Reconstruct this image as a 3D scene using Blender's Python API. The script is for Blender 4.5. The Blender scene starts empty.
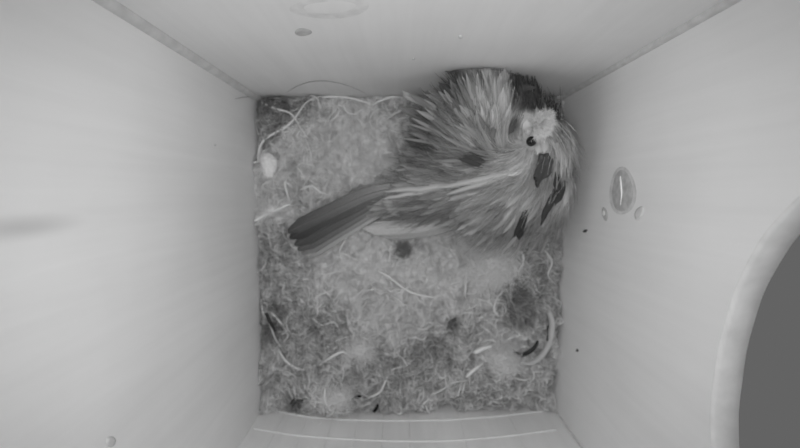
import bpy, bmesh, math, random
import numpy as np
from mathutils import Vector, Matrix
from mathutils.bvhtree import BVHTree

random.seed(7)
rng = np.random.default_rng(7)
SC = bpy.context.scene
COL = SC.collection
PI = math.pi

# ------------------------------------------------------------------ camera, sky, lamp, exposure
F = 480.0
TILT = -math.atan(34 / 480)
CZ = 0.24
cam = bpy.data.cameras.new('camera')
cam.lens = 36.0 * F / 800.0
cam.sensor_width = 36.0
cam.clip_start = 0.002
cam.clip_end = 20
cam.dof.use_dof = True                  # the small fixed lens is a little soft down at the nest
cam.dof.focus_distance = 0.115
cam.dof.aperture_fstop = 18
camo = bpy.data.objects.new('camera', cam)
COL.objects.link(camo)
camo.location = (0, 0, CZ)
camo.rotation_euler = (TILT, 0, 0)
SC.camera = camo

world = bpy.data.worlds.new('sky')
SC.world = world
world.use_nodes = True
wb = world.node_tree.nodes['Background']
wb.inputs[0].default_value = (1, 1, 1, 1)
wb.inputs[1].default_value = 0.125

SC.view_settings.view_transform = 'Standard'
SC.view_settings.look = 'None'
SC.view_settings.gamma = 1
SC.view_settings.use_curve_mapping = False
SC.view_settings.exposure = 0.0
SC.cycles.max_bounces = 16
SC.cycles.diffuse_bounces = 12

def lamp(name, loc, energy, radius, size, blend):
    l = bpy.data.lights.new(name, 'SPOT')
    l.energy = energy
    l.shadow_soft_size = radius
    l.spot_size = math.radians(size)
    l.spot_blend = blend
    o = bpy.data.objects.new(name, l)
    COL.objects.link(o)
    o.location = loc
    o.rotation_euler = (TILT, 0, 0)
    return o
# the ring of infrared lamps round the lens, as four soft spots
LE = 0.118
for sx, sy in ((-1, -1), (1, -1), (-1, 1), (1, 1)):
    lamp('infrared_lamp', (0.012 * sx, 0.012 * sy - 0.004, CZ + 0.004), LE, 0.012, 94, 0.62)

# ------------------------------------------------------------------ helpers
_c, _s = math.cos(TILT), math.sin(TILT)
CAM = Vector((0, 0, CZ))
def ray(px, py):
    x, y = (px - 400) / F, -(py - 224) / F
    return Vector((x, _c * y + _s, _s * y - _c))
def at(px, py, z):                      # pixel -> point at height z
    d = ray(px, py)
    return CAM + d * ((z - CZ) / d.z)
def atx(px, py, x):
    d = ray(px, py)
    return CAM + d * (x / d.x)
def aty(px, py, y):
    d = ray(px, py)
    return CAM + d * (y / d.y)
def lin(v):                             # sRGB 0..1 -> linear
    return v / 12.92 if v <= 0.04045 else ((v + 0.055) / 1.055) ** 2.4
def alb(v, k=1.0):
    return min(0.92, lin(v) * k)

def mesh_obj(name, verts, faces, mat, parent=None, smooth=True, col=None):
    me = bpy.data.meshes.new(name)
    me.from_pydata([tuple(v) for v in verts], [], faces)
    return finish(name, me, mat, parent, smooth, col)
def finish(name, me, mat, parent=None, smooth=True, col=None):
    if mat: me.materials.append(mat)
    if smooth:
        me.polygons.foreach_set('use_smooth', np.ones(len(me.polygons), dtype=bool))
    if col is not None:
        a = me.color_attributes.new('Col', 'FLOAT_COLOR', 'POINT')
        c = np.clip(np.asarray(col, dtype=np.float32), .004, .88)
        buf = np.stack([c, c, c, np.ones_like(c)], 1).ravel()
        a.data.foreach_set('color', buf)
    me.update()
    o = bpy.data.objects.new(name, me)
    COL.objects.link(o)
    if parent is not None:
        o.parent = parent
        o.matrix_parent_inverse = Matrix.Translation(-Vector(parent.location))
    return o
def empty(name, loc):
    o = bpy.data.objects.new(name, None)
    o.empty_display_size = 0.005
    COL.objects.link(o)
    o.location = loc
    return o
def tag(o, label=None, cat=None, group=None, kind=None):
    if label: o['label'] = label
    if cat: o['category'] = cat
    if group: o['group'] = group
    if kind: o['kind'] = kind
    return o

def tubes(paths, radii, cols, sides=3, taper=True):
    """paths: list of (n,3) arrays of one n; returns verts, faces, cols of all the tubes"""
    P = np.asarray(paths, dtype=np.float64)             # N,n,3
    N, n, _ = P.shape
    T = np.gradient(P, axis=1)
    T /= np.linalg.norm(T, axis=2, keepdims=True) + 1e-12
    ref = np.zeros_like(T); ref[..., 2] = 1.0
    par = np.abs(T[..., 2]) > 0.93
    ref[par] = (1.0, 0, 0)
    U = np.cross(T, ref); U /= np.linalg.norm(U, axis=2, keepdims=True) + 1e-12
    V = np.cross(T, U)
    R = np.asarray(radii, dtype=np.float64).reshape(N, 1) * np.ones((1, n))
    if taper:
        t = np.linspace(0, 1, n)
        R = R * (0.25 + 0.75 * np.clip(np.minimum(t * 6 + 0.2, (1 - t) * 2.2), 0, 1))[None]
    ang = np.arange(sides) * 2 * PI / sides
    ring = (P[:, :, None] + R[:, :, None, None] * (np.cos(ang)[None, None, :, None] * U[:, :, None]
            + np.sin(ang)[None, None, :, None] * V[:, :, None]))
    verts = ring.reshape(-1, 3)
    i = np.arange(N)[:, None, None] * n * sides
    j = np.arange(n - 1)[None, :, None] * sides
    k = np.arange(sides)[None, None, :]
    k2 = (k + 1) % sides
    f = np.stack([i + j + k, i + j + k2, i + j + sides + k2, i + j + sides + k], -1).reshape(-1, 4)
    C = np.asarray(cols, dtype=np.float64)
    if C.ndim == 1: C = C[:, None] * np.ones((1, n))
    C = np.repeat(C.reshape(N, n, 1), sides, 2).ravel()
    return verts, f, C
def tube_obj(name, paths, radii, cols, mat, parent=None, sides=3, taper=True):
    v, f, c = tubes(paths, radii, cols, sides, taper)
    me = bpy.data.meshes.new(name)
    me.vertices.add(len(v)); me.vertices.foreach_set('co', v.ravel())
    me.loops.add(f.size); me.loops.foreach_set('vertex_index', f.ravel().astype(np.int32))
    me.polygons.add(len(f)); me.polygons.foreach_set('loop_start', np.arange(len(f), dtype=np.int32) * 4)
    me.update(calc_edges=True)
    return finish(name, me, mat, parent, True, c)
def spline(pts, n):
    """Catmull-Rom through pts, n samples"""
    p = np.array([tuple(q) for q in pts], dtype=float)
    p = np.vstack([2 * p[0] - p[1], p, 2 * p[-1] - p[-2]])
    m = len(p) - 3
    out = []
    for u in np.linspace(0, m - 1e-6, n):
        i = int(u); t = u - i
        a, b, c, d = p[i:i + 4]
        out.append(0.5 * (2 * b + (c - a) * t + (2 * a - 5 * b + 4 * c - d) * t * t + (3 * b - 3 * c + d - a) * t ** 3))
    return np.array(out)

# ------------------------------------------------------------------ materials
def new_mat(name, rough=0.8, spec=0.2):
    m = bpy.data.materials.new(name)
    m.use_nodes = True
    b = m.node_tree.nodes['Principled BSDF']
    b.inputs['Roughness'].default_value = rough
    b.inputs['Specular IOR Level'].default_value = spec
    return m, m.node_tree.nodes, m.node_tree.links, b
def plain(name, g, rough=0.8, spec=0.2, noise=0.0, scale=900):
    m, N, L, b = new_mat(name, rough, spec)
    if noise:
        tc = N.new('ShaderNodeTexCoord'); nz = N.new('ShaderNodeTexNoise')
        nz.inputs['Scale'].default_value = scale
        L.new(tc.outputs['Object'], nz.inputs['Vector'])
        r = N.new('ShaderNodeValToRGB')
        a, c = g * (1 - noise), g * (1 + noise)
        r.color_ramp.elements[0].position = .3; r.color_ramp.elements[1].position = .7
        r.color_ramp.elements[0].color = (a, a, a, 1); r.color_ramp.elements[1].color = (c, c, c, 1)
        L.new(nz.outputs['Fac'], r.inputs[0]); L.new(r.outputs[0], b.inputs['Base Color'])
    else:
        b.inputs['Base Color'].default_value = (g, g, g, 1)
    return m
def wood(name, g, across, stains=(), amp=0.04, fine=0.015):
    """pale board with grain running up (z); across = (sx, sy) noise scales across the grain"""
    m, N, L, b = new_mat(name, 0.62, 0.25)
    tc = N.new('ShaderNodeTexCoord')
    val = None
    def noise(sc, det, lo, hi):
        mp = N.new('ShaderNodeMapping'); mp.inputs['Scale'].default_value = sc
        L.new(tc.outputs['Object'], mp.inputs[0])
        nz = N.new('ShaderNodeTexNoise'); nz.inputs['Scale'].default_value = 1.0
        nz.inputs['Detail'].default_value = det; nz.inputs['Distortion'].default_value = 0.4
        L.new(mp.outputs[0], nz.inputs['Vector'])
        mr = N.new('ShaderNodeMapRange'); mr.inputs[1].default_value = .3; mr.inputs[2].default_value = .7
        mr.inputs[3].default_value = lo; mr.inputs[4].default_value = hi
        L.new(nz.outputs['Fac'], mr.inputs[0]); return mr.outputs[0]
    def mul(a, c):
        n = N.new('ShaderNodeMath'); n.operation = 'MULTIPLY'; L.new(a, n.inputs[0]); L.new(c, n.inputs[1]); return n.outputs[0]
    val = mul(noise((across[0] * 90, across[1] * 90, 6), 3, 1 - amp, 1 + amp),
              noise((across[0] * 500, across[1] * 500, 25), 4, 1 - fine, 1 + fine))
    val = mul(val, noise((25, 25, 25), 2, 1 - amp, 1 + amp))
    for (cx, cy, cz), (rx, ry, rz), k in stains:
        s = N.new('ShaderNodeVectorMath'); s.operation = 'SUBTRACT'; s.inputs[1].default_value = (cx, cy, cz)
        L.new(tc.outputs['Object'], s.inputs[0])
        d = N.new('ShaderNodeVectorMath'); d.operation = 'DIVIDE'; d.inputs[1].default_value = (rx, ry, rz)
        L.new(s.outputs[0], d.inputs[0])
        ln = N.new('ShaderNodeVectorMath'); ln.operation = 'LENGTH'; L.new(d.outputs[0], ln.inputs[0])
        mr = N.new('ShaderNodeMapRange'); mr.interpolation_type = 'SMOOTHSTEP'
        mr.inputs[1].default_value = 0; mr.inputs[2].default_value = 1; mr.inputs[3].default_value = k; mr.inputs[4].default_value = 1
        L.new(ln.outputs['Value'], mr.inputs[0])
        val = mul(val, mr.outputs[0])
    k = N.new('ShaderNodeMath'); k.operation = 'MULTIPLY'; k.inputs[1].default_value = g; L.new(val, k.inputs[0])
    cc = N.new('ShaderNodeCombineColor')
    for i in range(3): L.new(k.outputs[0], cc.inputs[i])
    L.new(cc.outputs[0], b.inputs['Base Color'])
    bp = N.new('ShaderNodeBump'); bp.inputs['Strength'].default_value = 0.12; bp.inputs['Distance'].default_value = 0.0003
    L.new(val, bp.inputs['Height']); L.new(bp.outputs[0], b.inputs['Normal'])
    return m
def attr_mat(name, rough=0.9, spec=0.1, transl=0.0, noise=0.0, scale=1500):
    m, N, L, b = new_mat(name, rough, spec)
    a = N.new('ShaderNodeAttribute'); a.attribute_name = 'Col'
    out = a.outputs['Color']
    if noise:
        tc = N.new('ShaderNodeTexCoord'); nz = N.new('ShaderNodeTexNoise')
        nz.inputs['Scale'].default_value = scale; nz.inputs['Detail'].default_value = 5
        L.new(tc.outputs['Object'], nz.inputs['Vector'])
        mr = N.new('ShaderNodeMapRange'); mr.inputs[1].default_value = .3; mr.inputs[2].default_value = .7
        mr.inputs[3].default_value = 1 - noise; mr.inputs[4].default_value = 1 + noise
        L.new(nz.outputs['Fac'], mr.inputs[0])
        mx = N.new('ShaderNodeVectorMath'); mx.operation = 'SCALE'
        L.new(out, mx.inputs[0]); L.new(mr.outputs[0], mx.inputs['Scale'])
        out = mx.outputs[0]
        bp = N.new('ShaderNodeBump'); bp.inputs['Strength'].default_value = .5; bp.inputs['Distance'].default_value = .0006
        L.new(nz.outputs['Fac'], bp.inputs['Height']); L.new(bp.outputs[0], b.inputs['Normal'])
    L.new(out, b.inputs['Base Color'])
    if transl:
        t = N.new('ShaderNodeBsdfTranslucent'); L.new(out, t.inputs['Color'])
        mx = N.new('ShaderNodeMixShader'); mx.inputs[0].default_value = transl
        o = N['Material Output']
        L.new(b.outputs[0], mx.inputs[1]); L.new(t.outputs[0], mx.inputs[2]); L.new(mx.outputs[0], o.inputs['Surface'])
    return m

# ------------------------------------------------------------------ the box
ZN = 0.050                              # mean height of the nest's surface
XL = at(256, 230, ZN).x
XR = at(562, 230, ZN).x
YB = at(400, 95, ZN).y                  # wall at the top of the picture
YF = at(400, 413, ZN).y                 # wall at the foot of the picture
ZC = 0.268                              # ceiling
TH = 0.006

WG = 0.82
lc = atx(22, 227, XL)
M_left = wood('pale_board_left', WG * 1.02, (0, 1), stains=[((XL, lc.y, lc.z), (.02, .0026, .018), .74)], amp=.025)
M_right = wood('pale_board_right', WG, (0, 1), amp=.022)
M_back = wood('pale_board_back', WG * 0.95, (1, 0), amp=.03)
M_slat = wood('pale_slat', WG, (1, 0), amp=.05)
M_floor = wood('pale_board_floor', WG, (1, 1))
M_ridge = plain('ridge_pale', 0.74, .6, .3, .04)
M_knot = plain('knot_brown', 0.50, .55, .3, .16, 500)
M_knot_faint = plain('knot_faint', 0.66, .6, .3, .12, 400)
M_knot_back = plain('knot_pale', 0.72, .6, .3, .08, 400)
M_resin = plain('resin_pale', 0.85, .35, .5, .05)
M_speck = plain('speck_dark', 0.10, .8, .2, .2)
M_endgrain = plain('end_grain', 0.66, .85, .1, .07, 260)

def box(name, x0, x1, y0, y1, z0, z1, mat, parent=None, bev=0.0):
    bm = bmesh.new()
    bmesh.ops.create_cube(bm, size=1)
    for v in bm.verts:
        v.co = Vector((x0 + (v.co.x + .5) * (x1 - x0), y0 + (v.co.y + .5) * (y1 - y0), z0 + (v.co.z + .5) * (z1 - z0)))
    if bev: bmesh.ops.bevel(bm, geom=bm.edges[:], offset=bev, segments=2, affect='EDGES', profile=.5)
    me = bpy.data.meshes.new(name); bm.to_mesh(me); bm.free()
    return finish(name, me, mat, parent, False)

w_left = tag(box('wall_left', XL - TH, XL, YF - .012, YB + TH, 0, ZC, M_left), 'smooth pale wooden side wall of the box, left of the nest', kind='structure')
w_back = tag(box('wall_back', XL, XR, YB, YB + TH, 0, ZC, M_back), 'pale wooden wall of the box behind the bird, with a faint oval knot', kind='structure')
fl = tag(box('floor', XL, XR, YF, YB, -TH, 0, M_floor), 'wooden floor of the box under the nest', kind='structure')
ce = tag(box('ceiling', XL - TH, XR + TH, YF - .012, YB + TH, ZC, ZC + TH, M_floor), 'wooden lid of the box', kind='structure')

# right wall with the large round hole
def hole_pt(a, grow=0.0):
    y, z = math.cos(a), math.sin(a)
    ry = (.0500 if y > 0 else .0385) + grow
    return -.0455 + ry * y, .1805 + (.0362 + grow) * z
NH = 96
def right_wall():
    bm = bmesh.new()
    prof = [(XR, .0009), (XR + .00025, .00045), (XR + .0008, .0001), (XR + .0030, 0), (XR + TH - .0006, .0001), (XR + TH, .0008)]
    rings = []
    for x, g in prof:
        r = []
        for k in range(NH):
            a = 2 * PI * k / NH
            y, z = hole_pt(a, g + .00012 * math.sin(7 * a + 300 * x) + .00008 * math.sin(23 * a))
            r.append(bm.verts.new((x, y, z)))
        rings.append(r)
    for i in range(len(rings) - 1):
        for k in range(NH):
            bm.faces.new((rings[i][k], rings[i][(k + 1) % NH], rings[i + 1][(k + 1) % NH], rings[i + 1][k]))
    y0, y1 = YF - .012, YB + TH
    def border(x):
        out = []
        for k in range(NH):
            a = 2 * PI * k / NH
            hy, hz = hole_pt(a)
            dy, dz = math.cos(a), math.sin(a)
            t = 1e9
            if dy > 1e-9: t = min(t, (y1 - hy) / dy)
            if dy < -1e-9: t = min(t, (y0 - hy) / dy)
            if dz > 1e-9: t = min(t, (ZC - hz) / dz)
            if dz < -1e-9: t = min(t, (0 - hz) / dz)
            out.append([x, hy + dy * t, hz + dz * t])
        for cy in (y0, y1):
            for czz in (0, ZC):
                k = min(range(NH), key=lambda q: (out[q][1] - cy) ** 2 + (out[q][2] - czz) ** 2)
                out[k] = [x, cy, czz]
        return [bm.verts.new(p) for p in out]
    bi, bo = border(XR), border(XR + TH)
    for k in range(NH):
        q = (k + 1) % NH
        bm.faces.new((bi[k], bi[q], rings[0][q], rings[0][k]))
        bm.faces.new((rings[-1][k], rings[-1][q], bo[q], bo[k]))
        bm.faces.new((bi[q], bi[k], bo[k], bo[q]))
    bmesh.ops.recalc_face_normals(bm, faces=bm.faces[:])
    me = bpy.data.meshes.new('wall_right'); bm.to_mesh(me); bm.free()
    me.materials.append(M_right); me.materials.append(M_endgrain)
    for p in me.polygons:
        c = p.center
        if XR + 1e-5 < c.x < XR + TH - 1e-5 and (c.y > y0 + .001) and (c.y < y1 - .001) and .001 < c.z < ZC - .001:
            p.material_index = 1; p.use_smooth = True
    o = bpy.data.objects.new('wall_right', me); COL.objects.link(o)
    return o
w_right = tag(right_wall(), 'pale wooden side wall with a large round hole and an upright knot', kind='structure')

# the wall at the foot: twelve upright slats crossed by two pale arched ridges
w_front = tag(empty('wall_front', (0, YF, 0)), 'slatted wooden wall at the foot of the box, crossed by thin pale ridges', kind='structure')
NS = 12
SW = (XR - XL) / NS
for i in range(NS):
    x0 = XL + i * SW
    d = [0, .00012, .00004, .00018][i % 4]
    box('slat', x0 + .00002, x0 + SW - .00002, YF - .006 - d, YF - d, 0, ZC, M_slat, w_front, .00012)
box('backing', XL, XR, YF - .012, YF - .0062, 0, ZC, M_slat, w_front)
def ridge(pix):
    p = [aty(x, y, YF + .0001) for x, y in pix]
    path = spline(p, 28)
    tube_obj('ridge', [path], [.00030], [.86], M_ridge, w_front, sides=8, taper=False)
ridge([(262, 408), (310, 417), (352, 419.8), (400, 420.6), (450, 419.5), (500, 416), (543, 411)])
ridge([(254, 428.5), (300, 435.5), (352, 439.3), (400, 441), (450, 440.5), (505, 436), (556, 429.5)])

# dark glue joints where the boards meet
M_joint = plain('joint_dark', 0.62, .8, .1, .08, 300)
def joint(name, x, y, r, side):
    p = [Vector((x, y, z)) for z in np.linspace(.03, ZC - .001, 12)]
    o = tube_obj(name, [np.array([tuple(q) for q in p])], [r], [.4], M_joint, None, 8, False)
    tag(o, side, kind='structure')
joint('trim_1', XL, YB, .0018, 'dark glue joint in the back left corner of the box')
joint('trim_2', XR, YB, .0013, 'dark glue joint in the back right corner of the box')
joint('trim_3', XR, YF, .0006, 'dark glue joint between the slatted wall and the right wall')

# knots, stains and specks on the walls
def wall_patch(name, fn, axis, cx, cy, rx, ry, mat, parent, proud=.00012, rot=0.0, n=28, label=None):
    """a low lens-shaped disc lying on a wall; fn turns a pixel into a point of the wall, axis is the wall's inward normal"""
    v, f = [], []
    nx = Vector(axis)
    for ring, (sc, h) in enumerate(((1.0, .15), (.86, .8), (.5, 1.0))):
        for k in range(n):
            a = 2 * PI * k / n
            ex, ey = rx * sc * math.cos(a), ry * sc * math.sin(a)
            wob = 1 + .05 * math.sin(3 * a + cx)
            p = fn(cx + (ex * math.cos(rot) - ey * math.sin(rot)) * wob, cy + (ex * math.sin(rot) + ey * math.cos(rot)) * wob)
            v.append(p + nx * proud * h)
    v.append(fn(cx, cy) + nx * proud)
    for r in range(2):
        for k in range(n):
            f.append((r * n + k, r * n + (k + 1) % n, (r + 1) * n + (k + 1) % n, (r + 1) * n + k))
    for k in range(n): f.append((2 * n + k, 2 * n + (k + 1) % n, 3 * n))
    o = mesh_obj(name, v, f, mat, parent)
    if label: o['label'] = label
    return o
fR = lambda x, y: atx(x, y, XR)
fL = lambda x, y: atx(x, y, XL)
fB = lambda x, y: aty(x, y, YB)
AR, AL, AB = (-1, 0, 0), (1, 0, 0), (0, -1, 0)
k0 = wall_patch('knot_rim', fR, AR, 622.6, 191.5, 13.5, 24, M_knot_faint, w_right, .00008)
k1 = wall_patch('knot', fR, AR, 622.6, 191.5, 10.6, 21, M_knot, w_right, .0003, label='large upright oval knot with a pale resin crack')
crack = spline([fR(621.5, 176) + Vector((-.00032, 0, 0)), fR(622.4, 185) + Vector((-.00032, 0, 0)), fR(622.8, 194) + Vector((-.00032, 0, 0)), fR(621.6, 205) + Vector((-.0003, 0, 0))], 14)
tube_obj('resin_crack', [crack], [.00034], [.85], M_resin, k1, sides=6)
k2 = wall_patch('knot', fR, AR, 605, 214, 2.6, 7.0, M_knot, w_right, .0003, -.2, label='small narrow knot with a pale resin dot')
wall_patch('resin_dot', lambda x, y: fR(x, y) + Vector((-.0003, 0, 0)), AR, 604.7, 213.2, 1.3, 2.6, M_resin, k2, .0002, n=12)
wall_patch('knot', fR, AR, 639.5, 213, 4.2, 7.5, M_knot_faint, w_right, .0003, .45)
wall_patch('speck', fR, AR, 585.5, 231, 2.3, 1.4, M_speck, w_right, .0004, -.5, n=12)
wall_patch('speck', fR, AR, 577.5, 350.5, 1.2, 1.6, M_speck, w_right, .0003, 0, n=12)
wall_patch('knot', fB, AB, 303, 32, 8.6, 3.9, M_knot, w_back, .0002, label='small dark oval knot')
kb = wall_patch('knot', fB, AB, 331, 7.5, 40, 11, M_knot_back, w_back, .00006, -.05, label='broad faint knot with a ringed grain')
wall_patch('growth_ring', lambda x, y: fB(x, y) + Vector((0, -.00006, 0)), AB, 330, 7.0, 26, 6.0, M_back, kb, .00004, -.05)
wall_patch('speck', fB, AB, 460.5, 36.5, 2.6, 1.6, M_knot_faint, w_back, .0003, 0, n=12)
wall_patch('speck', fB, AB, 413.5, 58.5, 1.5, 1.1, M_knot_faint, w_back, .0003, 0, n=12)
wall_patch('speck', fL, AL, 110.5, 441.5, 5.0, 5.5, M_knot_faint, w_left, .0003, 0, n=16)
wall_patch('speck', fL, AL, 215, 145, 1.1, 1.4, M_knot_faint, w_left, .0002, 0, n=10)

# ------------------------------------------------------------------ the nest
def smooth_noise(x, y, freq, seed):
    r = np.random.default_rng(seed)
    out = np.zeros_like(x)
    for i in range(9):
        a = r.uniform(0, 2 * PI); k = freq * r.uniform(.6, 1.5)
        out += np.sin(k * (x * math.cos(a) + y * math.sin(a)) + r.uniform(0, 2 * PI))
    return out / 3.0                     # about -1..1
BIRD_C = at(488, 158, ZN + .015)
def nest_h(x, y):
    h = ZN + .0016 * smooth_noise(x, y, 130, 1) + .0016 * smooth_noise(x, y, 330, 2) + .0009 * smooth_noise(x, y, 800, 3)
    d = ((x - BIRD_C.x) / .027) ** 2 + ((y - BIRD_C.y) / .024) ** 2
    h -= .010 * np.exp(-d * .9)
    # the material sinks a little at the walls, and most along the foot
    e = np.minimum(np.minimum(x - XL, XR - x), YB - y)
    en = smooth_noise(x, y, 260, 5)
    h += (-.0022 + .0040 * en) * np.exp(-np.clip(e, 0, 1) / .004)
    h += (-.0016 + .0026 * en) * np.exp(-np.clip(y - YF, 0, 1) / .005)
    h += .0007 * smooth_noise(x, y, 1500, 6)
    for px, py, rx, ry, k in BUMPS:
        h += k * np.exp(-((x - px) / rx) ** 2 - ((y - py) / ry) ** 2)
    return h
BUMPS = []
for px, py, rr, k in ((355, 150, 26, .004), (330, 125, 18, .002), (420, 275, 38, .0035), (345, 265, 25, .002), (360, 352, 10, .0025), (330, 398, 13, .003),
                      (492, 268, 15, .003), (500, 358, 14, .0025), (520, 310, 12, -.004), (430, 348, 12, -.003), (320, 335, 16, -.003),
                      (295, 110, 16, -.004), (268, 330, 9, -.005), (408, 380, 16, -.002), (540, 270, 10, -.002), (290, 380, 12, -.002), (403, 250, 6, -.0025), (453, 325, 5, -.0025)):
    p = at(px, py, ZN); r = rr * .000397
    BUMPS.append((p.x, p.y, r, r, k))
# tone of the nesting material: pale wool pads, darker moss, and the shade of gaps painted dark
TONE = [(x, y, r, v) for x, y, r, v in (
    (355, 145, 45, .66), (320, 120, 20, .60), (300, 185, 25, .60), (275, 105, 16, .42), (310, 100, 14, .46), (265, 130, 10, .50), (272, 200, 16, .62), (268, 245, 16, .52), (285, 270, 18, .54),
    (340, 270, 30, .64), (420, 275, 40, .66), (400, 310, 30, .62), (490, 268, 20, .72), (450, 250, 20, .62), (540, 255, 14, .52), (545, 290, 14, .52), (515, 300, 16, .46),
    (320, 330, 25, .52), (270, 330, 12, .46), (300, 355, 20, .54), (355, 350, 14, .64), (285, 385, 20, .56), (325, 400, 18, .60), (360, 385, 22, .54), (400, 375, 18, .52),
    (430, 350, 14, .48), (403, 250, 7, .30), (453, 325, 6, .34), (470, 330, 16, .56), (505, 360, 16, .68), (450, 380, 20, .56), (490, 385, 20, .55), (530, 380, 20, .57), (540, 345, 12, .55),
    (420, 400, 16, .58), (400, 225, 14, .60), (395, 110, 16, .56), (360, 105, 14, .60), (295, 405, 8, .42), (480, 300, 20, .60), (430, 325, 14, .58))]
_tp = np.array([list(at(x, y, ZN))[:2] + [r * .000397, v] for x, y, r, v in TONE])
def tone(x, y):
    x = np.asarray(x); y = np.asarray(y)
    d2 = (x[..., None] - _tp[:, 0]) ** 2 + (y[..., None] - _tp[:, 1]) ** 2
    w = np.exp(-d2 / (_tp[:, 2] ** 2) * 1.1) + 1e-5
    t = (w * _tp[:, 3]).sum(-1) / w.sum(-1)
    t = .555 + (t - .565) * 1.35
    return t + .028 * smooth_noise(x, y, 700, 31) + .026 * smooth_noise(x, y, 1500, 32) + .018 * smooth_noise(x, y, 2600, 33)
NK = 2.5                                # albedo gain of the nest
def lin_np(v): return np.where(v <= .04045, v / 12.92, ((np.maximum(v, 0) + .055) / 1.055) ** 2.4)

M_felt = attr_mat('moss_felt', .95, .05, 0, .22, 700)
M_fibre = attr_mat('plant_fibre', .9, .1, .15)
M_wool = attr_mat('wool', .95, .05, .30)
M_tuft = attr_mat('tuft_wool', .95, .05, .06, .10, 1100)

nest = tag(empty('nest', (0, 0, 0)), 'matted nest of moss, wool and dry stems filling the floor of the box', 'nest')
G = 170
gx = np.linspace(XL + .0003, XR - .0003, G); gy = np.linspace(YF + .0003, YB - .0003, G)
X, Y = np.meshgrid(gx, gy)
H = nest_h(X, Y)
v = np.stack([X.ravel(), Y.ravel(), H.ravel() - .0006], 1)
idx = np.arange(G * G).reshape(G, G)
f = np.stack([idx[:-1, :-1], idx[:-1, 1:], idx[1:, 1:], idx[1:, :-1]], -1).reshape(-1, 4)
border = list(idx[0, :]) + list(idx[1:, -1]) + list(idx[-1, -2::-1]) + list(idx[-2:0:-1, 0])
nb = len(border)
low = v[border].copy(); low[:, 2] = 0.0004
faces = [tuple(q) for q in f.tolist()]
base = len(v)
for i in range(nb):
    j = (i + 1) % nb
    faces.append((border[j], border[i], base + i, base + j))
faces.append(tuple(base + i for i in range(nb)))
vc = np.concatenate([lin_np(tone(X, Y).ravel() * .94) * NK, np.full(nb, .15)])
tag(mesh_obj('moss_pad', np.vstack([v, low]), faces, M_felt, nest, True, vc), kind='stuff')

def strands(n, length, step_n, curl, lift, rad, seed, gain, jitter, region=None, hump=0.0):
    r = np.random.default_rng(seed)
    x = r.uniform(XL + .001, XR - .001, n * 3); y = r.uniform(YF + .001, YB - .001, n * 3)
    if region is not None:
        keep = r.uniform(0, 1, n * 3) < region(x, y)
        x, y = x[keep], y[keep]
    x, y = x[:n], y[:n]; n = len(x)
    ang = r.uniform(0, 2 * PI, n); turn = r.normal(0, curl, n)
    L = length * r.uniform(.45, 1.4, n) / (step_n - 1)
    px, py = [x], [y]
    for s in range(step_n - 1):
        ang = ang + turn + r.normal(0, curl * .55, n)
        x = x + L * np.cos(ang); y = y + L * np.sin(ang)
        m = .0006
        bx = (x < XL + m) | (x > XR - m); by = (y < YF + m) | (y > YB - m)
        ang = np.where(bx, PI - ang, ang); ang = np.where(by, -ang, ang)
        x = np.clip(x, XL + m, XR - m); y = np.clip(y, YF + m, YB - m)
        px.append(x); py.append(y)
    PX = np.stack(px, 1); PY = np.stack(py, 1)
    t = np.linspace(0, 1, step_n)[None]
    ph = r.uniform(0, 2 * PI, (n, 1)); top = r.uniform(.1, 1, (n, 1)) * lift
    PZ = nest_h(PX, PY) + top * (.5 + .5 * np.sin(ph + t * r.uniform(3, 8, (n, 1)))) - .0003 + hump * np.sin(PI * t) * r.uniform(0, 1, (n, 1))
    c = lin_np(np.clip(tone(PX, PY) * gain * (1 + r.normal(0, jitter, (n, 1))), .1, .9)) * NK
    return np.stack([PX, PY, PZ], -1), rad * r.uniform(.6, 1.5, n), c
def moss_where(x, y): return np.clip((.66 - tone(x, y)) * 7, .12, 1)
def wool_where(x, y): return np.clip((tone(x, y) - .50) * 7, .10, 1)
P, R, C = strands(5000, .0085, 9, .40, .0026, .00026, 11, 1.02, .06, moss_where, .0012)
tag(tube_obj('moss_stems', P, R, C, M_fibre, nest), kind='stuff')
P, R, C = strands(16000, .0085, 8, .30, .0018, .00005, 12, 1.0, .04, wool_where, .0006)
tag(tube_obj('wool_fibres', P, R, C, M_wool, nest), kind='stuff')
P, R, C = strands(900, .013, 9, .24, .0026, .00024, 13, 1.05, .06, moss_where, .0012)
for i in range(110):
    tube_obj('dry_stem', P[i:i + 1], R[i:i + 1] * 1.15, C[i:i + 1], M_fibre, nest, 4)
tag(tube_obj('fine_stems', P[110:], R[110:] * .8, C[110:], M_fibre, nest), kind='stuff')

def on_nest(pix, dz=0.001):
    out = []
    for q in pix:
        p = at(q[0], q[1], ZN)
        h = float(nest_h(np.array(p.x), np.array(p.y)))
        p = at(q[0], q[1], h + (q[2] if len(q) > 2 else dz))
        p.x = min(max(p.x, XL + .0006), XR - .0006); p.y = min(max(p.y, YF + .0006), YB - .0006)
        out.append(p)
    return out
def stem(name, pix, rad, val, parent=nest, dz=.002, n=16, sides=5, taper=True):
    path = spline(on_nest(pix, dz), n)
    return tube_obj(name, [path], [rad], [alb(val * .93, NK)], M_fibre, parent, sides, taper)
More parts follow.
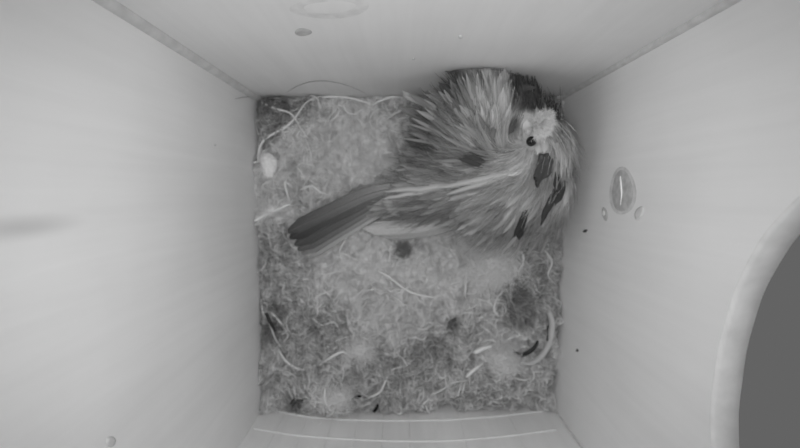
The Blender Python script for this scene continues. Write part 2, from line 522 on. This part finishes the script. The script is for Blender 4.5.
# the rootlets and grass that can be picked out
stem('rootlet', [(258, 162), (259, 150), (264, 140), (275, 133), (286, 127), (296, 117), (303, 106), (310, 100), (322, 96)], .0005, .70)
stem('rootlet', [(265, 104), (277, 109), (290, 113), (297, 122), (303, 132), (310, 140)], .0004, .70)
stem('rootlet', [(252, 163), (259, 161)], .0004, .66)
stem('rootlet', [(322, 97), (335, 95), (350, 98), (365, 102), (372, 104)], .0005, .72)
stem('rootlet', [(368, 108), (380, 101), (392, 97), (404, 98)], .0005, .72)
stem('rootlet', [(385, 120), (398, 112), (408, 108), (412, 115), (404, 122)], .0004, .70)
stem('rootlet', [(253, 221), (262, 217), (275, 211), (288, 205), (293, 206)], .0008, .70)
stem('rootlet', [(293, 188), (285, 182), (288, 196), (291, 205)], .0005, .70)
stem('rootlet', [(300, 190), (312, 186), (320, 192), (333, 196)], .0005, .68)
stem('rootlet', [(255, 300), (263, 312), (270, 312), (280, 322), (288, 335), (284, 342)], .0005, .66)
stem('rootlet', [(262, 312), (270, 325), (276, 340), (285, 352)], .0004, .62)
stem('rootlet', [(278, 348), (285, 360), (296, 368), (305, 370)], .0005, .66)
stem('rootlet', [(320, 365), (333, 356), (343, 352), (350, 358)], .0006, .68)
stem('rootlet', [(368, 398), (380, 392), (386, 380), (392, 370), (404, 366)], .0005, .66)
stem('rootlet', [(325, 388), (325, 400), (331, 410), (343, 413), (351, 411)], .0006, .72)
stem('rootlet', [(312, 318), (322, 325), (334, 322), (340, 332)], .0004, .64)
stem('rootlet', [(465, 295), (466, 280), (464, 268)], .0004, .70)
stem('rootlet', [(515, 250), (523, 254), (522, 266), (514, 272), (505, 270)], .0005, .72)
stem('rootlet', [(545, 250), (552, 262), (548, 275), (556, 285)], .0005, .60)
stem('rootlet', [(496, 300), (494, 310), (500, 316), (506, 311), (502, 303)], .0005, .64)
stem('rootlet', [(430, 395), (442, 390), (452, 383), (470, 380)], .0004, .64)
stem('rootlet', [(500, 385), (512, 378), (525, 380), (540, 374)], .0004, .64)
stem('rootlet', [(425, 415), (423, 405), (430, 398)], .0005, .68)
stem('rootlet', [(352, 230), (340, 250), (345, 262)], .0004, .66)

# things that lie in the nest and can be picked out, and dark strips for its gaps
def lump(name, cx, cy, rx, ry, h, val, mat, rot=0., lift=0., fuzz=0, seed=0, parent=None, n=20, core=.68, hair=.0048):
    """a soft rounded lump resting on the nest with its own downy fibres"""
    p = on_nest([(cx, cy)], lift)[0]
    sc = (CZ - p.z) / F
    o = parent or empty(name, p)
    bm = bmesh.new()
    bmesh.ops.create_uvsphere(bm, u_segments=n, v_segments=12, radius=1)
    r = np.random.default_rng(seed)
    ph = r.uniform(0, 6, 4)
    for q in bm.verts:
        w = 1 + .07 * math.sin(3 * q.co.x + ph[0]) + .06 * math.sin(4 * q.co.y + ph[1]) + .04 * math.sin(6 * q.co.z + ph[2])
        x, y = q.co.x * rx * sc * w * core, q.co.y * ry * sc * w * core
        q.co = Vector((p.x + x * math.cos(rot) - y * math.sin(rot), p.y + x * math.sin(rot) + y * math.cos(rot), p.z + q.co.z * h * w))
        q.co.x = min(max(q.co.x, XL + .0004), XR - .0004); q.co.y = min(max(q.co.y, YF + .0004), YB - .0004)
    me = bpy.data.meshes.new('core'); bm.to_mesh(me)
    co = np.array([tuple(q.co) for q in bm.verts]); nor = np.array([tuple(q.normal) for q in bm.verts])
    bm.free()
    finish('core', me, mat, o, True, np.full(len(me.vertices), alb(val, NK)))
    if fuzz:
        k = r.integers(0, len(co), fuzz)
        t = np.linspace(0, 1, 6)[None, :, None]
        cen = np.array(p)[None]
        d = (co[k] - cen); d /= np.linalg.norm(d, axis=1, keepdims=True)
        side = np.cross(d, r.normal(0, 1, (fuzz, 3)))
        Lh = hair * r.uniform(.4, 1.3, (fuzz, 1, 1))
        d[:, 2] = np.abs(d[:, 2]) * .6
        P = co[k][:, None] + d[:, None] * Lh * .5 * np.sin(t * 2.4) + side[:, None] * np.array((1, 1, .35)) * Lh * t * .8 + r.normal(0, 1, (fuzz, 1, 3)) * .0016 * t ** 2 * np.array((1, 1, .3))
        P[..., 0] = np.clip(P[..., 0], XL + .0003, XR - .0003)
        tag(tube_obj('down_fibres', P, np.full(fuzz, .00007), np.full(fuzz, alb(val * 1.02, NK)), mat, o), kind='stuff')
    return o
tag(lump('wool_tuft', 269.5, 165.5, 8.8, 13.2, .0032, .69, M_tuft, .12, .0036, 160, 1, core=.95, hair=.0014), 'small smooth pale oval tuft against the left wall, above the tail', 'tuft')
tag(lump('wool_tuft', 271, 211, 15, 7, .0024, .70, M_tuft, .45, .0018, 500, 8), 'ragged pale tuft at the left wall, level with the tail tip', 'tuft')
tag(lump('wool_tuft', 491, 266, 20, 12, .0022, .72, M_tuft, .3, .0012, 1500, 2, core=.75, hair=.0075), 'bright soft wool tuft just below the bird', 'tuft')
tag(lump('wool_tuft', 361, 349, 10, 8, .0028, .70, M_tuft, 0, .0012, 500, 3), 'small round pale wool tuft among dark moss, low in the nest', 'tuft')
tag(lump('wool_tuft', 338, 399, 13, 11, .0024, .64, M_tuft, 0, .0010, 700, 4), 'flat pale wool tuft held by a bent rootlet near the slatted wall', 'tuft')
tag(lump('wool_tuft', 505, 360, 12, 8, .0028, .71, M_tuft, -.5, .0012, 700, 5), 'pale wool tuft beside the short straw, near the lower right corner', 'tuft')
tag(lump('dark_tuft', 403, 251, 6.5, 5.5, .0018, .42, M_wool, 0, .0012, 320, 6, hair=.003), 'dark fuzzy clump on pale wool, just below the wing tip', 'tuft')
tag(lump('dark_tuft', 453, 325, 5, 4.5, .0016, .40, M_wool, 0, .0010, 260, 7, hair=.003), 'dark fuzzy clump on the moss in the lower middle of the nest', 'tuft')

def single(name, pix, rad, val, label, cat, dz=.0025, n=24, sides=6):
    o = stem(name, pix, rad, val, None, dz, n, sides)
    return tag(o, label, cat)
single('thread', [(378, 271), (388, 276), (398, 284), (410, 292), (424, 296), (436, 297), (442, 293)], .00042, .78, 'thin pale thread curving across the pale wool in the middle of the nest', 'thread')
single('short_straw', [(474, 353), (482, 349), (492, 346)], .0010, .80, 'short thick pale straw beside a wool tuft in the lower right of the nest', 'straw', .003)
single('short_straw', [(466, 377), (474, 370), (483, 363)], .0007, .68, 'thin slanting straw below the short thick pale one', 'straw', .003)

def strip(name, pix, w, th, val, label, cat, dz=.003, n=28, tilt=.5):
    """a bent flat ribbon with thickness"""
    path = spline(on_nest(pix, dz), n)
    T = np.gradient(path, axis=0); T /= np.linalg.norm(T, axis=1, keepdims=True)
    S = np.cross(T, (0, 0, 1.)); S /= np.linalg.norm(S, axis=1, keepdims=True)
    U = np.cross(S, T)
    B = S * math.cos(tilt) + U * math.sin(tilt); Nn = np.cross(T, B)
    v, f = [], []
    for i in range(n):
        ww = w * (0.35 + .65 * math.sin(PI * min(1, .15 + .85 * (i / (n - 1)))) ** .5)
        for a, b in ((-1, -1), (1, -1), (1, 1), (-1, 1)):
            q = path[i] + B[i] * a * ww * .5 + Nn[i] * b * th * .5
            q[0] = min(max(q[0], XL + .0004), XR - .0004)
            v.append(q)
    for i in range(n - 1):
        for k in range(4):
            f.append((i * 4 + k, i * 4 + (k + 1) % 4, i * 4 + 4 + (k + 1) % 4, i * 4 + 4 + k))
    f.append((3, 2, 1, 0)); f.append(tuple((n - 1) * 4 + k for k in range(4)))
    o = mesh_obj(name, v, f, M_fibre, None, True, np.full(len(v), alb(val, NK)))
    return tag(o, label, cat)
strip('curled_leaf', [(549, 312), (552, 322), (551, 335), (547, 347), (540, 357), (530, 363), (520, 362)], .0026, .0003, .52, 'pale curled leaf strip standing in a loop by the right wall', 'leaf', .0035, tilt=-.75)
strip('dark_strip', [(512, 351), (519, 355), (527, 353), (534, 348), (538, 341)], .0018, .0003, .16, 'dark crescent strip inside the pale curled strip', 'leaf', .0036)  # dark ribbon following the inside of the loop
strip('dark_strip', [(548, 326), (549, 333), (547, 341)], .0016, .0003, .20, 'short dark sliver tucked under the top of the pale curled strip', 'leaf', .0036)  # short dark ribbon near the top of the loop
strip('dark_strip', [(351, 399), (356, 397.5), (361, 396)], .0012, .0003, .07, 'thin black strip for a shaded slit, right of the flat pale wool tuft', 'leaf', .0044)  # black ribbon paints the shade inside a slit of the nest
strip('dark_strip', [(373, 412), (376, 409), (378, 404)], .0012, .0003, .07, 'black upright strip for a shaded slit, closest to the slatted wall', 'leaf', .0044)  # second slit, its shade painted as a black ribbon
strip('dark_strip', [(291, 405), (296, 400), (303, 401)], .0020, .0003, .22, 'dark curled leaf scrap near the lower left corner of the nest', 'leaf', .0036)
strip('dark_strip', [(266, 313), (270, 322), (275, 331)], .0014, .0003, .18, 'dark narrow strip for a shaded gap, close to the left wall, under a rootlet', 'leaf', .0036)  # shade of the gap by the wall, painted as a dark ribbon

# loose hairs against the walls above the nest
def wall_hair(pix, axis_fn, off, label):
    path = spline([axis_fn(x, y) + Vector(off) for x, y in pix], 22)
    tag(tube_obj('loose_hair', [path], [.00011], [.34], M_fibre, None, 4), label, 'hair')
wall_hair([(286, 92), (300, 84), (318, 80), (338, 82), (356, 88), (368, 94)], fB, (0, -.0003, 0), 'fine hair arching up the back wall above the nest')
wall_hair([(234, 99), (244, 97), (253, 97), (258, 100)], fL, (.0003, 0, 0), 'fine short hair on the left wall near the upper left corner')

# ------------------------------------------------------------------ the bird
M_plum = attr_mat('plumage', .9, .06, .3)
M_down = attr_mat('down', .9, .08, .3)
M_skin = attr_mat('bird_body', .92, .05, 0, .15, 900)
M_tail = attr_mat('tail_vane', .7, .2, .06, .06, 1600)
m_eye = plain('eye_black', .012, .08, .6)
m_bill = plain('bill_horn', .07, .4, .4, .15)
BK = 2.3                                # albedo gain of the bird

bird = tag(empty('bird', BIRD_C), 'small fluffed songbird with a long dark tail, hunched over and preening in the nest', 'bird')
bird.location.z = ZN

def ell(bm, px, py, h, rx, ry, rz, rot=0.):
    p = at(px, py, ZN + h / 1000)
    m = Matrix.Translation(p) @ Matrix.Rotation(rot, 4, 'Z') @ Matrix.Diagonal((rx / 1000, ry / 1000, rz / 1000, 1))
    bmesh.ops.create_uvsphere(bm, u_segments=32, v_segments=20, radius=1, matrix=m)
bm = bmesh.new()
ell(bm, 490, 152, 19, 22, 22, 20, .2)
ell(bm, 480, 104, 38, 11, 8, 8, .1)
ell(bm, 492, 122, 32, 18, 13, 10, .1)
ell(bm, 453, 128, 29, 9, 8, 8, .6)
ell(bm, 513, 106, 34, 8, 6, 6, -.5)
ell(bm, 505, 190, 15, 23, 16, 16)
ell(bm, 458, 172, 14, 19, 15, 15, .2)
ell(bm, 432, 190, 13, 16, 10, 9, .25)
ell(bm, 405, 196, 12, 9, 5.5, 5, .35)
ell(bm, 540, 185, 16, 10, 17, 15)
ell(bm, 541, 152, 26, 9.5, 13, 13)
ell(bm, 538, 138, 29, 9, 9, 10)
ell(bm, 535, 146, 32, 6.5, 6.5, 6)
me = bpy.data.meshes.new('tmp'); bm.to_mesh(me); bm.free()
tmp = bpy.data.objects.new('tmp', me); COL.objects.link(tmp)
md = tmp.modifiers.new('r', 'REMESH'); md.mode = 'VOXEL'; md.voxel_size = .0011
md2 = tmp.modifiers.new('s', 'SMOOTH'); md2.iterations = 10; md2.factor = .5
dg = bpy.context.evaluated_depsgraph_get()
body_me = bpy.data.meshes.new_from_object(tmp.evaluated_get(dg))
bpy.data.objects.remove(tmp)
for q in body_me.vertices:
    q.co.y = min(q.co.y, YB - .0012); q.co.x = min(q.co.x, XR - .0012)

# tone of the plumage, where each patch sits on the bird
BT = np.array([
    (425, 127, 12, .33), (411, 148, 9, .37), (456, 95, 13, .31), (478, 78, 10, .47), (476, 105, 13, .52), (495, 110, 12, .55), (470, 130, 14, .48), (440, 112, 10, .46),
    (440, 138, 13, .46), (425, 158, 12, .42), (500, 92, 9, .50), (520, 93, 9, .26), (540, 102, 8, .25), (556, 106, 8, .28), (511, 126, 6, .36), (492, 131, 5, .42), (503, 145, 14, .56),
    (538, 126, 9.5, .84), (530, 135, 4, .60), (522, 150, 10, .58), (477, 158, 8, .30), (450, 162, 12, .42), (465, 178, 10, .50), (430, 180, 12, .48), (400, 184, 10, .50), (495, 174, 10, .58), (520, 168, 9, .60), (395, 195, 10, .50),
    (440, 190, 10, .54), (440, 207, 10, .46), (412, 212, 12, .44), (480, 198, 14, .52), (455, 225, 12, .50), (500, 215, 12, .50), (520, 195, 12, .54), (478, 230, 12, .50),
    (541, 172, 7, .50), (548, 142, 8, .56), (560, 140, 8, .50), (565, 165, 10, .51), (555, 180, 8, .46), (545, 205, 10, .52), (566, 195, 9, .54), (552, 226, 8, .46), (530, 232, 10, .46), (510, 235, 10, .48)])
def btone(px, py):
    px = np.asarray(px, float); py = np.asarray(py, float)
    d2 = (px[..., None] - BT[:, 0]) ** 2 + (py[..., None] - BT[:, 1]) ** 2
    w = np.exp(-d2 / (BT[:, 2] ** 2) * 1.2) + 1e-6
    return (w * BT[:, 3]).sum(-1) / w.sum(-1)
def project(co):
    co = np.asarray(co, float) - np.array((0, 0, CZ))
    y = _c * co[..., 1] + _s * co[..., 2]
    z = -_s * co[..., 1] + _c * co[..., 2]
    return 400 + F * co[..., 0] / -z, 224 - F * y / -z
n = len(body_me.vertices)
bco = np.zeros(n * 3); body_me.vertices.foreach_get('co', bco); bco = bco.reshape(-1, 3)
bx, by = project(bco)
body = finish('body', body_me, M_skin, bird, True, lin_np(btone(bx, by) * .80) * BK)
bvh = BVHTree.FromPolygons([Vector(c) for c in bco], [tuple(p.vertices) for p in body_me.polygons])

# how the feathers lie: root -> tip strokes read over the whole bird
GUIDE = np.array([
    (489, 165, 430, 128), (470, 150, 424, 112), (487, 156, 452, 108), (468, 128, 440, 92), (483, 145, 474, 96), (478, 112, 470, 76), (494, 140, 497, 92), (497, 110, 500, 76),
    (503, 140, 512, 100), (512, 125, 526, 92), (515, 108, 500, 80), (528, 118, 512, 92), (530, 108, 522, 86), (545, 114, 532, 94), (556, 116, 552, 98), (480, 168, 420, 148), (440, 148, 405, 142),
    (500, 172, 440, 176), (460, 178, 400, 184), (527, 166, 470, 182), (470, 186, 410, 194), (425, 194, 385, 200), (520, 176, 465, 206), (490, 200, 445, 218), (450, 212, 415, 222),
    (525, 190, 490, 222), (500, 215, 470, 238), (530, 202, 508, 236), (541, 150, 526, 190), (551, 150, 540, 200), (560, 125, 570, 170), (567, 155, 560, 205), (556, 195, 540, 235),
    (545, 210, 525, 238), (532, 150, 520, 165), (520, 160, 495, 172), (538, 124, 550, 136), (533, 130, 534, 120), (545, 128, 556, 150), (440, 120, 414, 108), (420, 170, 400, 164)], float)
def gdir(px, py):
    d2 = (GUIDE[:, 0] * .6 + GUIDE[:, 2] * .4 - px) ** 2 + (GUIDE[:, 1] * .6 + GUIDE[:, 3] * .4 - py) ** 2
    w = 1 / (d2 + 40) ** 1.6
    d = ((GUIDE[:, 2:] - GUIDE[:, :2]) * w[:, None]).sum(0) / w.sum()
    return d
def cast(px, py):
    d = ray(px, py).normalized()
    loc, nor, i, dist = bvh.ray_cast(CAM, d)
    return loc, nor
def flow(px, py, length, n, wob=0.0):
    """points of a feather's line over the body, following the lie of the plumage"""
    pts, nors = [], []
    last = None
    st = length / (n - 1)
    for i in range(n):
        loc, nor = cast(px, py)
        if loc is None:
            if last is None: return None, None
            z = last[0].z - .0007
            loc = at(px, py, z); nor = last[1]
        last = (loc, nor)
        pts.append(loc); nors.append(nor)
        d = gdir(px, py); d = d / (np.linalg.norm(d) + 1e-9)
        d = np.array((d[0] - d[1] * wob, d[1] + d[0] * wob))
        px += d[0] * st; py += d[1] * st
    return pts, nors
def clampw(p):
    p.x = min(max(p.x, XL + .0005), XR - .0005); p.y = min(p.y, YB - .0005); p.z = max(p.z, .004)
    return p

# the points the feathers grow from
roots = []
r2 = np.random.default_rng(21)
while len(roots) < 6200:
    x, y = r2.uniform(385, 580), r2.uniform(70, 250)
    loc, nor = cast(x, y)
    if loc is None: continue
    roots.append((x, y))

def feather_mesh(pts, nors, width, lift, base, tip, rough=.0):
    n = len(pts)
    v, f, c = [], [], []
    for i in range(n):
        t = i / (n - 1)
        p = pts[i]
        T = (pts[min(i + 1, n - 1)] - pts[max(i - 1, 0)]).normalized()
        S = T.cross(nors[i]).normalized()
        w = width * (.35 + .65 * math.sin(PI * (.12 + .80 * t)) ** .8) * (1 if i < n - 1 else .45)
        up = nors[i] * (lift * (.3 + .7 * t))
        for a in (-1, -.5, 0, .5, 1):
            q = p + S * a * w * .5 + up + nors[i] * (.10 * width * (1 - a * a)) - T * (abs(a) * width * .35 * t)
            v.append(clampw(q))
            bb = base + (tip - base) * t
            c.append(bb * (1.07 if a == 0 else (1.0 if abs(a) < 1 else .92)))
    for i in range(n - 1):
        for a in range(4):
            f.append((i * 5 + a, i * 5 + a + 1, i * 5 + 5 + a + 1, i * 5 + 5 + a))
    return v, f, c
WHITE = (538, 126)
nf = 0
for i in range(900):
    if nf >= 230: break
    x, y = roots[i]
    head = (x - 536) ** 2 + (y - 132) ** 2 < 16 ** 2
    if (x - 530) ** 2 + (y - 141) ** 2 < 8 ** 2: continue
    L = r2.uniform(22, 38) * (.4 if head else 1) * (.6 if y < 118 and x > 515 else 1) * (.5 if x < 432 and y < 178 else 1) * (.4 if x < 458 and y < 108 else 1)
    pts, nors = flow(x, y, L, 8, r2.normal(0, .09))
    if pts is None: continue
    ex, ey = project(np.array(pts[-1]))
    b0 = float(btone(x, y)); b1 = float(btone(ex, ey))
    k = 1 + r2.normal(0, .06)
    v, f, c = feather_mesh(pts, nors, r2.uniform(.0016, .0032), r2.uniform(.0008, .0022), b0 * k * .92, b1 * k * 1.05)
    o = mesh_obj('feather', v, f, M_plum, bird, True, lin_np(np.array(c)) * BK)
    nf += 1
# loose barbs over the whole plumage: what makes it look soft
paths, cols, rads = [], [], []
for i in range(len(roots)):
    x, y = roots[i]
    head = (x - 536) ** 2 + (y - 132) ** 2 < 16 ** 2
    if (x - 530) ** 2 + (y - 141) ** 2 < 6 ** 2: continue
    L = r2.uniform(14, 30) * (.35 if head else 1) * (.5 if y < 118 and x > 515 else 1) * (.6 if x < 432 and y < 178 else 1) * (.4 if x < 458 and y < 108 else 1)
    pts, nors = flow(x, y, L, 7, r2.normal(0, .16))
    if pts is None: continue
    lift = r2.uniform(.0008, .0032) * (.5 if head else 1)
    pp = [clampw(p + nr * lift * (.25 + .75 * (j / 6))) for j, (p, nr) in enumerate(zip(pts, nors))]
    A = np.array([tuple(q) for q in pp])
    gx_, gy_ = project(A)
    clump = .08 * math.sin(x * .55 + y * .23) + .06 * math.sin(y * .6 - x * .31)
    t = np.linspace(.92, 1.06, 7)
    paths.append(A); cols.append(btone(gx_, gy_) * t * (1 + clump + r2.normal(0, .05))); rads.append(r2.uniform(.00006, .00016))
tag(tube_obj('plumage_barbs', paths, rads, lin_np(np.array(cols)) * BK, M_down, bird), kind='stuff')

# long blades: tail, wing
def blade(name, pix, width, val0, val1, z0, z1, roll=.0, n=14, m=None, edge=None, cup=.12, label=None, tipround=.5, parent=None):
    """a long feather with a shaft and two vanes; pix runs from root to tip, z0, z1 heights above the nest's mean"""
    path2 = spline([(x, y, 0) for x, y in pix], n)
    pts = [at(q[0], q[1], ZN + z0 + (z1 - z0) * i / (n - 1)) for i, q in enumerate(path2)]
    v, f, c = [], [], []
    prof = (-1, -.66, -.33, 0, .33, .66, 1)
    K = len(prof)
    for i in range(n):
        t = i / (n - 1)
        T = (pts[min(i + 1, n - 1)] - pts[max(i - 1, 0)]).normalized()
        S = T.cross(Vector((0, 0, 1))).normalized()
        S = (S * math.cos(roll) + Vector((0, 0, 1)) * math.sin(roll)).normalized()
        U = S.cross(T)
        w = width * (.55 + .45 * min(1, t * 2.2)) * (1 - tipround * max(0, (t - .90) / .10) ** 2)
        for a in prof:
            v.append(pts[i] + S * a * w * .5 + U * (cup * width * (1 - a * a)) - T * (abs(a) ** 2 * width * .30 * t))
            b = val0 + (val1 - val0) * t ** .8
            if edge and a >= .66: b = edge
            if a == 0: b *= 1.08
            c.append(b)
    N1 = len(v)
    for i in range(n):
        for a in range(K): v.append(v[i * K + a] - Vector((0, 0, .00018))); c.append(c[i * K + a])
    for i in range(n - 1):
        for a in range(K - 1):
            q = (i * K + a, i * K + a + 1, i * K + K + a + 1, i * K + K + a)
            f.append(q); f.append(tuple(N1 + s for s in reversed(q)))
    rim = [i * K for i in range(n)] + [(n - 1) * K + a for a in range(1, K)] + [i * K + K - 1 for i in range(n - 2, -1, -1)] + [a for a in range(K - 2, 0, -1)]
    for s in range(len(rim)):
        a, b = rim[s], rim[(s + 1) % len(rim)]
        f.append((b, a, N1 + a, N1 + b))
    o = mesh_obj(name, v, f, m or M_tail, parent or bird, True, lin_np(np.array(c)) * BK)
    sp = spline([p + Vector((0, 0, .00012 + cup * width)) for p in pts], 12)
    tube_obj('shaft', [sp], [.00016], [alb((val0 + val1) * .5, BK)], M_tail, o, 4)
    if label: o['label'] = label
    return o
# root (body side) -> tip; the topmost feather first
blade('tail_feather', [(398, 187), (366, 195), (330, 212), (288, 232)], .0062, .44, .20, .0165, .0100, .15)
blade('tail_feather', [(396, 190), (366, 199), (330, 217), (290, 238)], .0062, .34, .15, .0158, .0092, .05)
blade('tail_feather', [(396, 194), (368, 203), (332, 223), (295, 245)], .0058, .36, .19, .0150, .0084)
blade('tail_feather', [(396, 198), (370, 207), (336, 227), (298, 250)], .0054, .40, .24, .0142, .0076)
blade('tail_feather', [(397, 202), (372, 211), (338, 231), (302, 254)], .0050, .44, .33, .0134, .0068)
blade('tail_feather', [(398, 206), (374, 216), (342, 236), (309, 257)], .0034, .48, .42, .0126, .0060, -.1, edge=.60, label='outermost tail feather with a pale outer edge')
# upper tail coverts over the root of the tail
for a in range(9):
    y = 184 + a * 3.1
    blade('tail_covert', [(428, y + 2 - a * .6), (405, y + 1.5), (382 + abs(a - 4) * 2, y + 6)], .0026, .50, .50 - .01 * (a % 3), .0215 - abs(a - 4) * .0009, .0172 - abs(a - 4) * .0005, n=8, m=M_plum, tipround=.7)
# folded wing tips lying below the tail
blade('wing_feather', [(470, 214), (440, 222), (405, 227), (362, 229)], .0056, .50, .50, .0125, .0085, -.1, tipround=.75, label='pale wing tip feather lying below the tail')
blade('wing_feather', [(475, 218), (445, 228), (415, 233), (378, 235)], .0040, .46, .42, .0115, .0078, -.1, tipround=.75)
blade('wing_feather', [(470, 206), (440, 212), (412, 212), (386, 205)], .0042, .52, .50, .0150, .0125, .1, tipround=.6)
blade('wing_feather', [(460, 203), (430, 211), (402, 210), (381, 202)], .0012, .60, .62, .0165, .0140, 0, tipround=.4)

# the raised mantle feathers that fan out over the back
FAN = []
_rf = np.random.default_rng(5)
OUT = spline([(398, 172, .46), (404, 150, .43), (410, 130, .40), (417, 116, .46), (430, 101, .47), (444, 90, .41), (456, 85, .38), (466, 80, .45), (477, 76, .56), (488, 76, .50), (497, 78, .55), (506, 83, .50), (513, 92, .46)], 34)
for q in OUT:
    FAN.append((q[0] + _rf.normal(0, 2), q[1] + _rf.normal(0, 2) + 2, q[2] + _rf.normal(0, .02), _rf.uniform(1.1, 2.0)))
for i, (tx, ty, val, w) in enumerate(FAN):
    a = Vector((489 + (i % 3) * 4 + (i > 22) * 6, 160 - (i % 2) * 6 - (i > 20) * 8)); b = Vector((tx, ty))
    for s0, s1 in ((.0, .62), (.36, 1.0)):
        pts, nors = [], []
        last = None
        for q in np.linspace(s0, s1, 9):
            m = a.lerp(b, q); m.x += 3 * math.sin(PI * q) * (1 if i % 2 else -1)
            loc, nor = cast(m.x, m.y)
            if loc is None:
                loc = at(m.x, m.y, last[0].z - .0006); nor = last[1]
            last = (loc, nor)
            pts.append(loc); nors.append((nor + Vector((0, 0, .6))).normalized())
        v, f, c = feather_mesh(pts, nors, w * .001, .0017 - .0006 * s0 + .0005 * (i % 3), val * .88, val * .97)
        mesh_obj('mantle_feather', v, f, M_plum, bird, True, lin_np(np.array(c)) * BK)

# dark, opened gaps: dark blades laid over the parted plumage, and the dark nape
def dark(pix, w, val, lift=.0016, name='dark_blade'):
    pts, nors = [], []
    for q in spline([(x, y, 0) for x, y in pix], 9):
        loc, nor = cast(q[0], q[1])
        if loc is None: return
        pts.append(loc); nors.append(nor)
    v, f, c = feather_mesh(pts, nors, w, lift, val, val * .95)
    o = mesh_obj(name, v, f, M_plum, bird, True, lin_np(np.array(c)) * BK)
for a in ([(546, 153), (546, 163), (540, 172), (531, 182)], [(543, 156), (540, 168), (533, 176)], [(549, 157), (548, 166), (542, 174)]): dark(a, .0027, .23, .0036)
for a in ([(556, 178), (553, 192), (546, 206), (536, 218)], [(561, 180), (557, 192), (551, 202)], [(553, 170), (554, 182), (551, 192)]): dark(a, .0026, .20, .0036)
for a in ([(526, 207), (520, 218), (512, 228)], [(523, 214), (519, 224), (517, 230)]): dark(a, .0030, .18, .0036)
dark([(515, 117), (510, 126), (505, 133)], .0022, .26, .003)
dark([(493, 124), (492, 131), (491, 138)], .0018, .34, .003)
for a in ([(488, 165), (478, 158), (466, 150)], [(484, 166), (474, 161), (462, 156)]): dark(a, .0020, .22, .0034)
for a in ([(460, 110), (456, 96), (454, 88)], [(463, 122), (460, 110), (457, 100)]): dark(a, .0030, .32, .0022)
for a in ([(432, 134), (424, 127), (418, 122)], [(430, 139), (422, 132), (416, 126)]): dark(a, .0026, .32, .0022)
for a in ([(512, 98), (522, 92), (532, 94)], [(520, 104), (532, 99), (544, 104)], [(535, 110), (545, 104), (556, 108)]): dark(a, .0030, .28, .0024)

# the paler rump line
for a, w in (([(527, 167), (500, 173), (470, 179), (440, 184)], .0020), ([(480, 177), (450, 183), (420, 188), (392, 194)], .0020), ([(505, 175), (478, 182), (450, 189)], .0016), ([(440, 187), (415, 193), (388, 199)], .0014)):
    dark(a, w, .56, .0034, 'rump_feather')

# the face: eye, bill, pale cheek
def on_body(px, py, up=0.):
    loc, nor = cast(px, py)
    return loc + nor * up, nor
ep, en = on_body(530.5, 141, .0006)
bm = bmesh.new()
bmesh.ops.create_uvsphere(bm, u_segments=20, v_segments=14, radius=.0016, matrix=Matrix.Translation(ep))
me = bpy.data.meshes.new('eye'); bm.to_mesh(me); bm.free()
eye = finish('eye', me, m_eye, bird); eye['label'] = 'round black eye'
def bill(name, p0, p1, w, h, z):
    a, b = on_body(*p0, z)[0], on_body(*p1, z)[0]
    b.z = a.z - .0030
    T = (b - a).normalized(); S = T.cross(Vector((0, 0, 1))).normalized(); U = S.cross(T)
    v, f = [], []
    n, K = 7, 10
    for i in range(n):
        t = i / (n - 1); r = (1 - t) ** .7 + .04
        c = a + (b - a) * t - U * (.0006 * t * t)
        for k in range(K):
            q = 2 * PI * k / K
            v.append(c + S * math.cos(q) * w * r + U * math.sin(q) * h * r)
    for i in range(n - 1):
        for k in range(K): f.append((i * K + k, i * K + (k + 1) % K, i * K + K + (k + 1) % K, i * K + K + k))
    f.append(tuple(range(K))[::-1]); f.append(tuple((n - 1) * K + k for k in range(K)))
    return mesh_obj(name, v, f, m_bill, bird)
bill('upper_bill', (543, 154), (538, 170), .0010, .0009, .0022)
bill('lower_bill', (545, 155), (539.5, 170), .0009, .0006, .0012)
# the soft white cheek patch
paths, cols, rads = [], [], []
for i in range(900):
    a, q = r2.uniform(0, 2 * PI), math.sqrt(r2.uniform(0, 1))
    x, y = 538 + 9.5 * q * math.cos(a), 125.5 + 9.5 * q * math.sin(a)
    loc, nor = cast(x, y)
    if loc is None: continue
    L = r2.uniform(.0010, .0026)
    d = Vector((math.cos(a) + r2.normal(0, .5), -math.sin(a) + r2.normal(0, .5), 0)).normalized()
    A = np.array([tuple(loc + nor * (.0010 + .0020 * math.sin(1.9 * t)) + d * L * t) for t in np.linspace(0, 1, 6)])
    paths.append(A); cols.append(.86 + r2.normal(0, .03)); rads.append(.00010)
o = tag(tube_obj('cheek_down', paths, rads, lin_np(np.array(cols)) * 1.05, M_tuft, bird), kind='stuff'); o['label'] = 'white downy cheek patch'
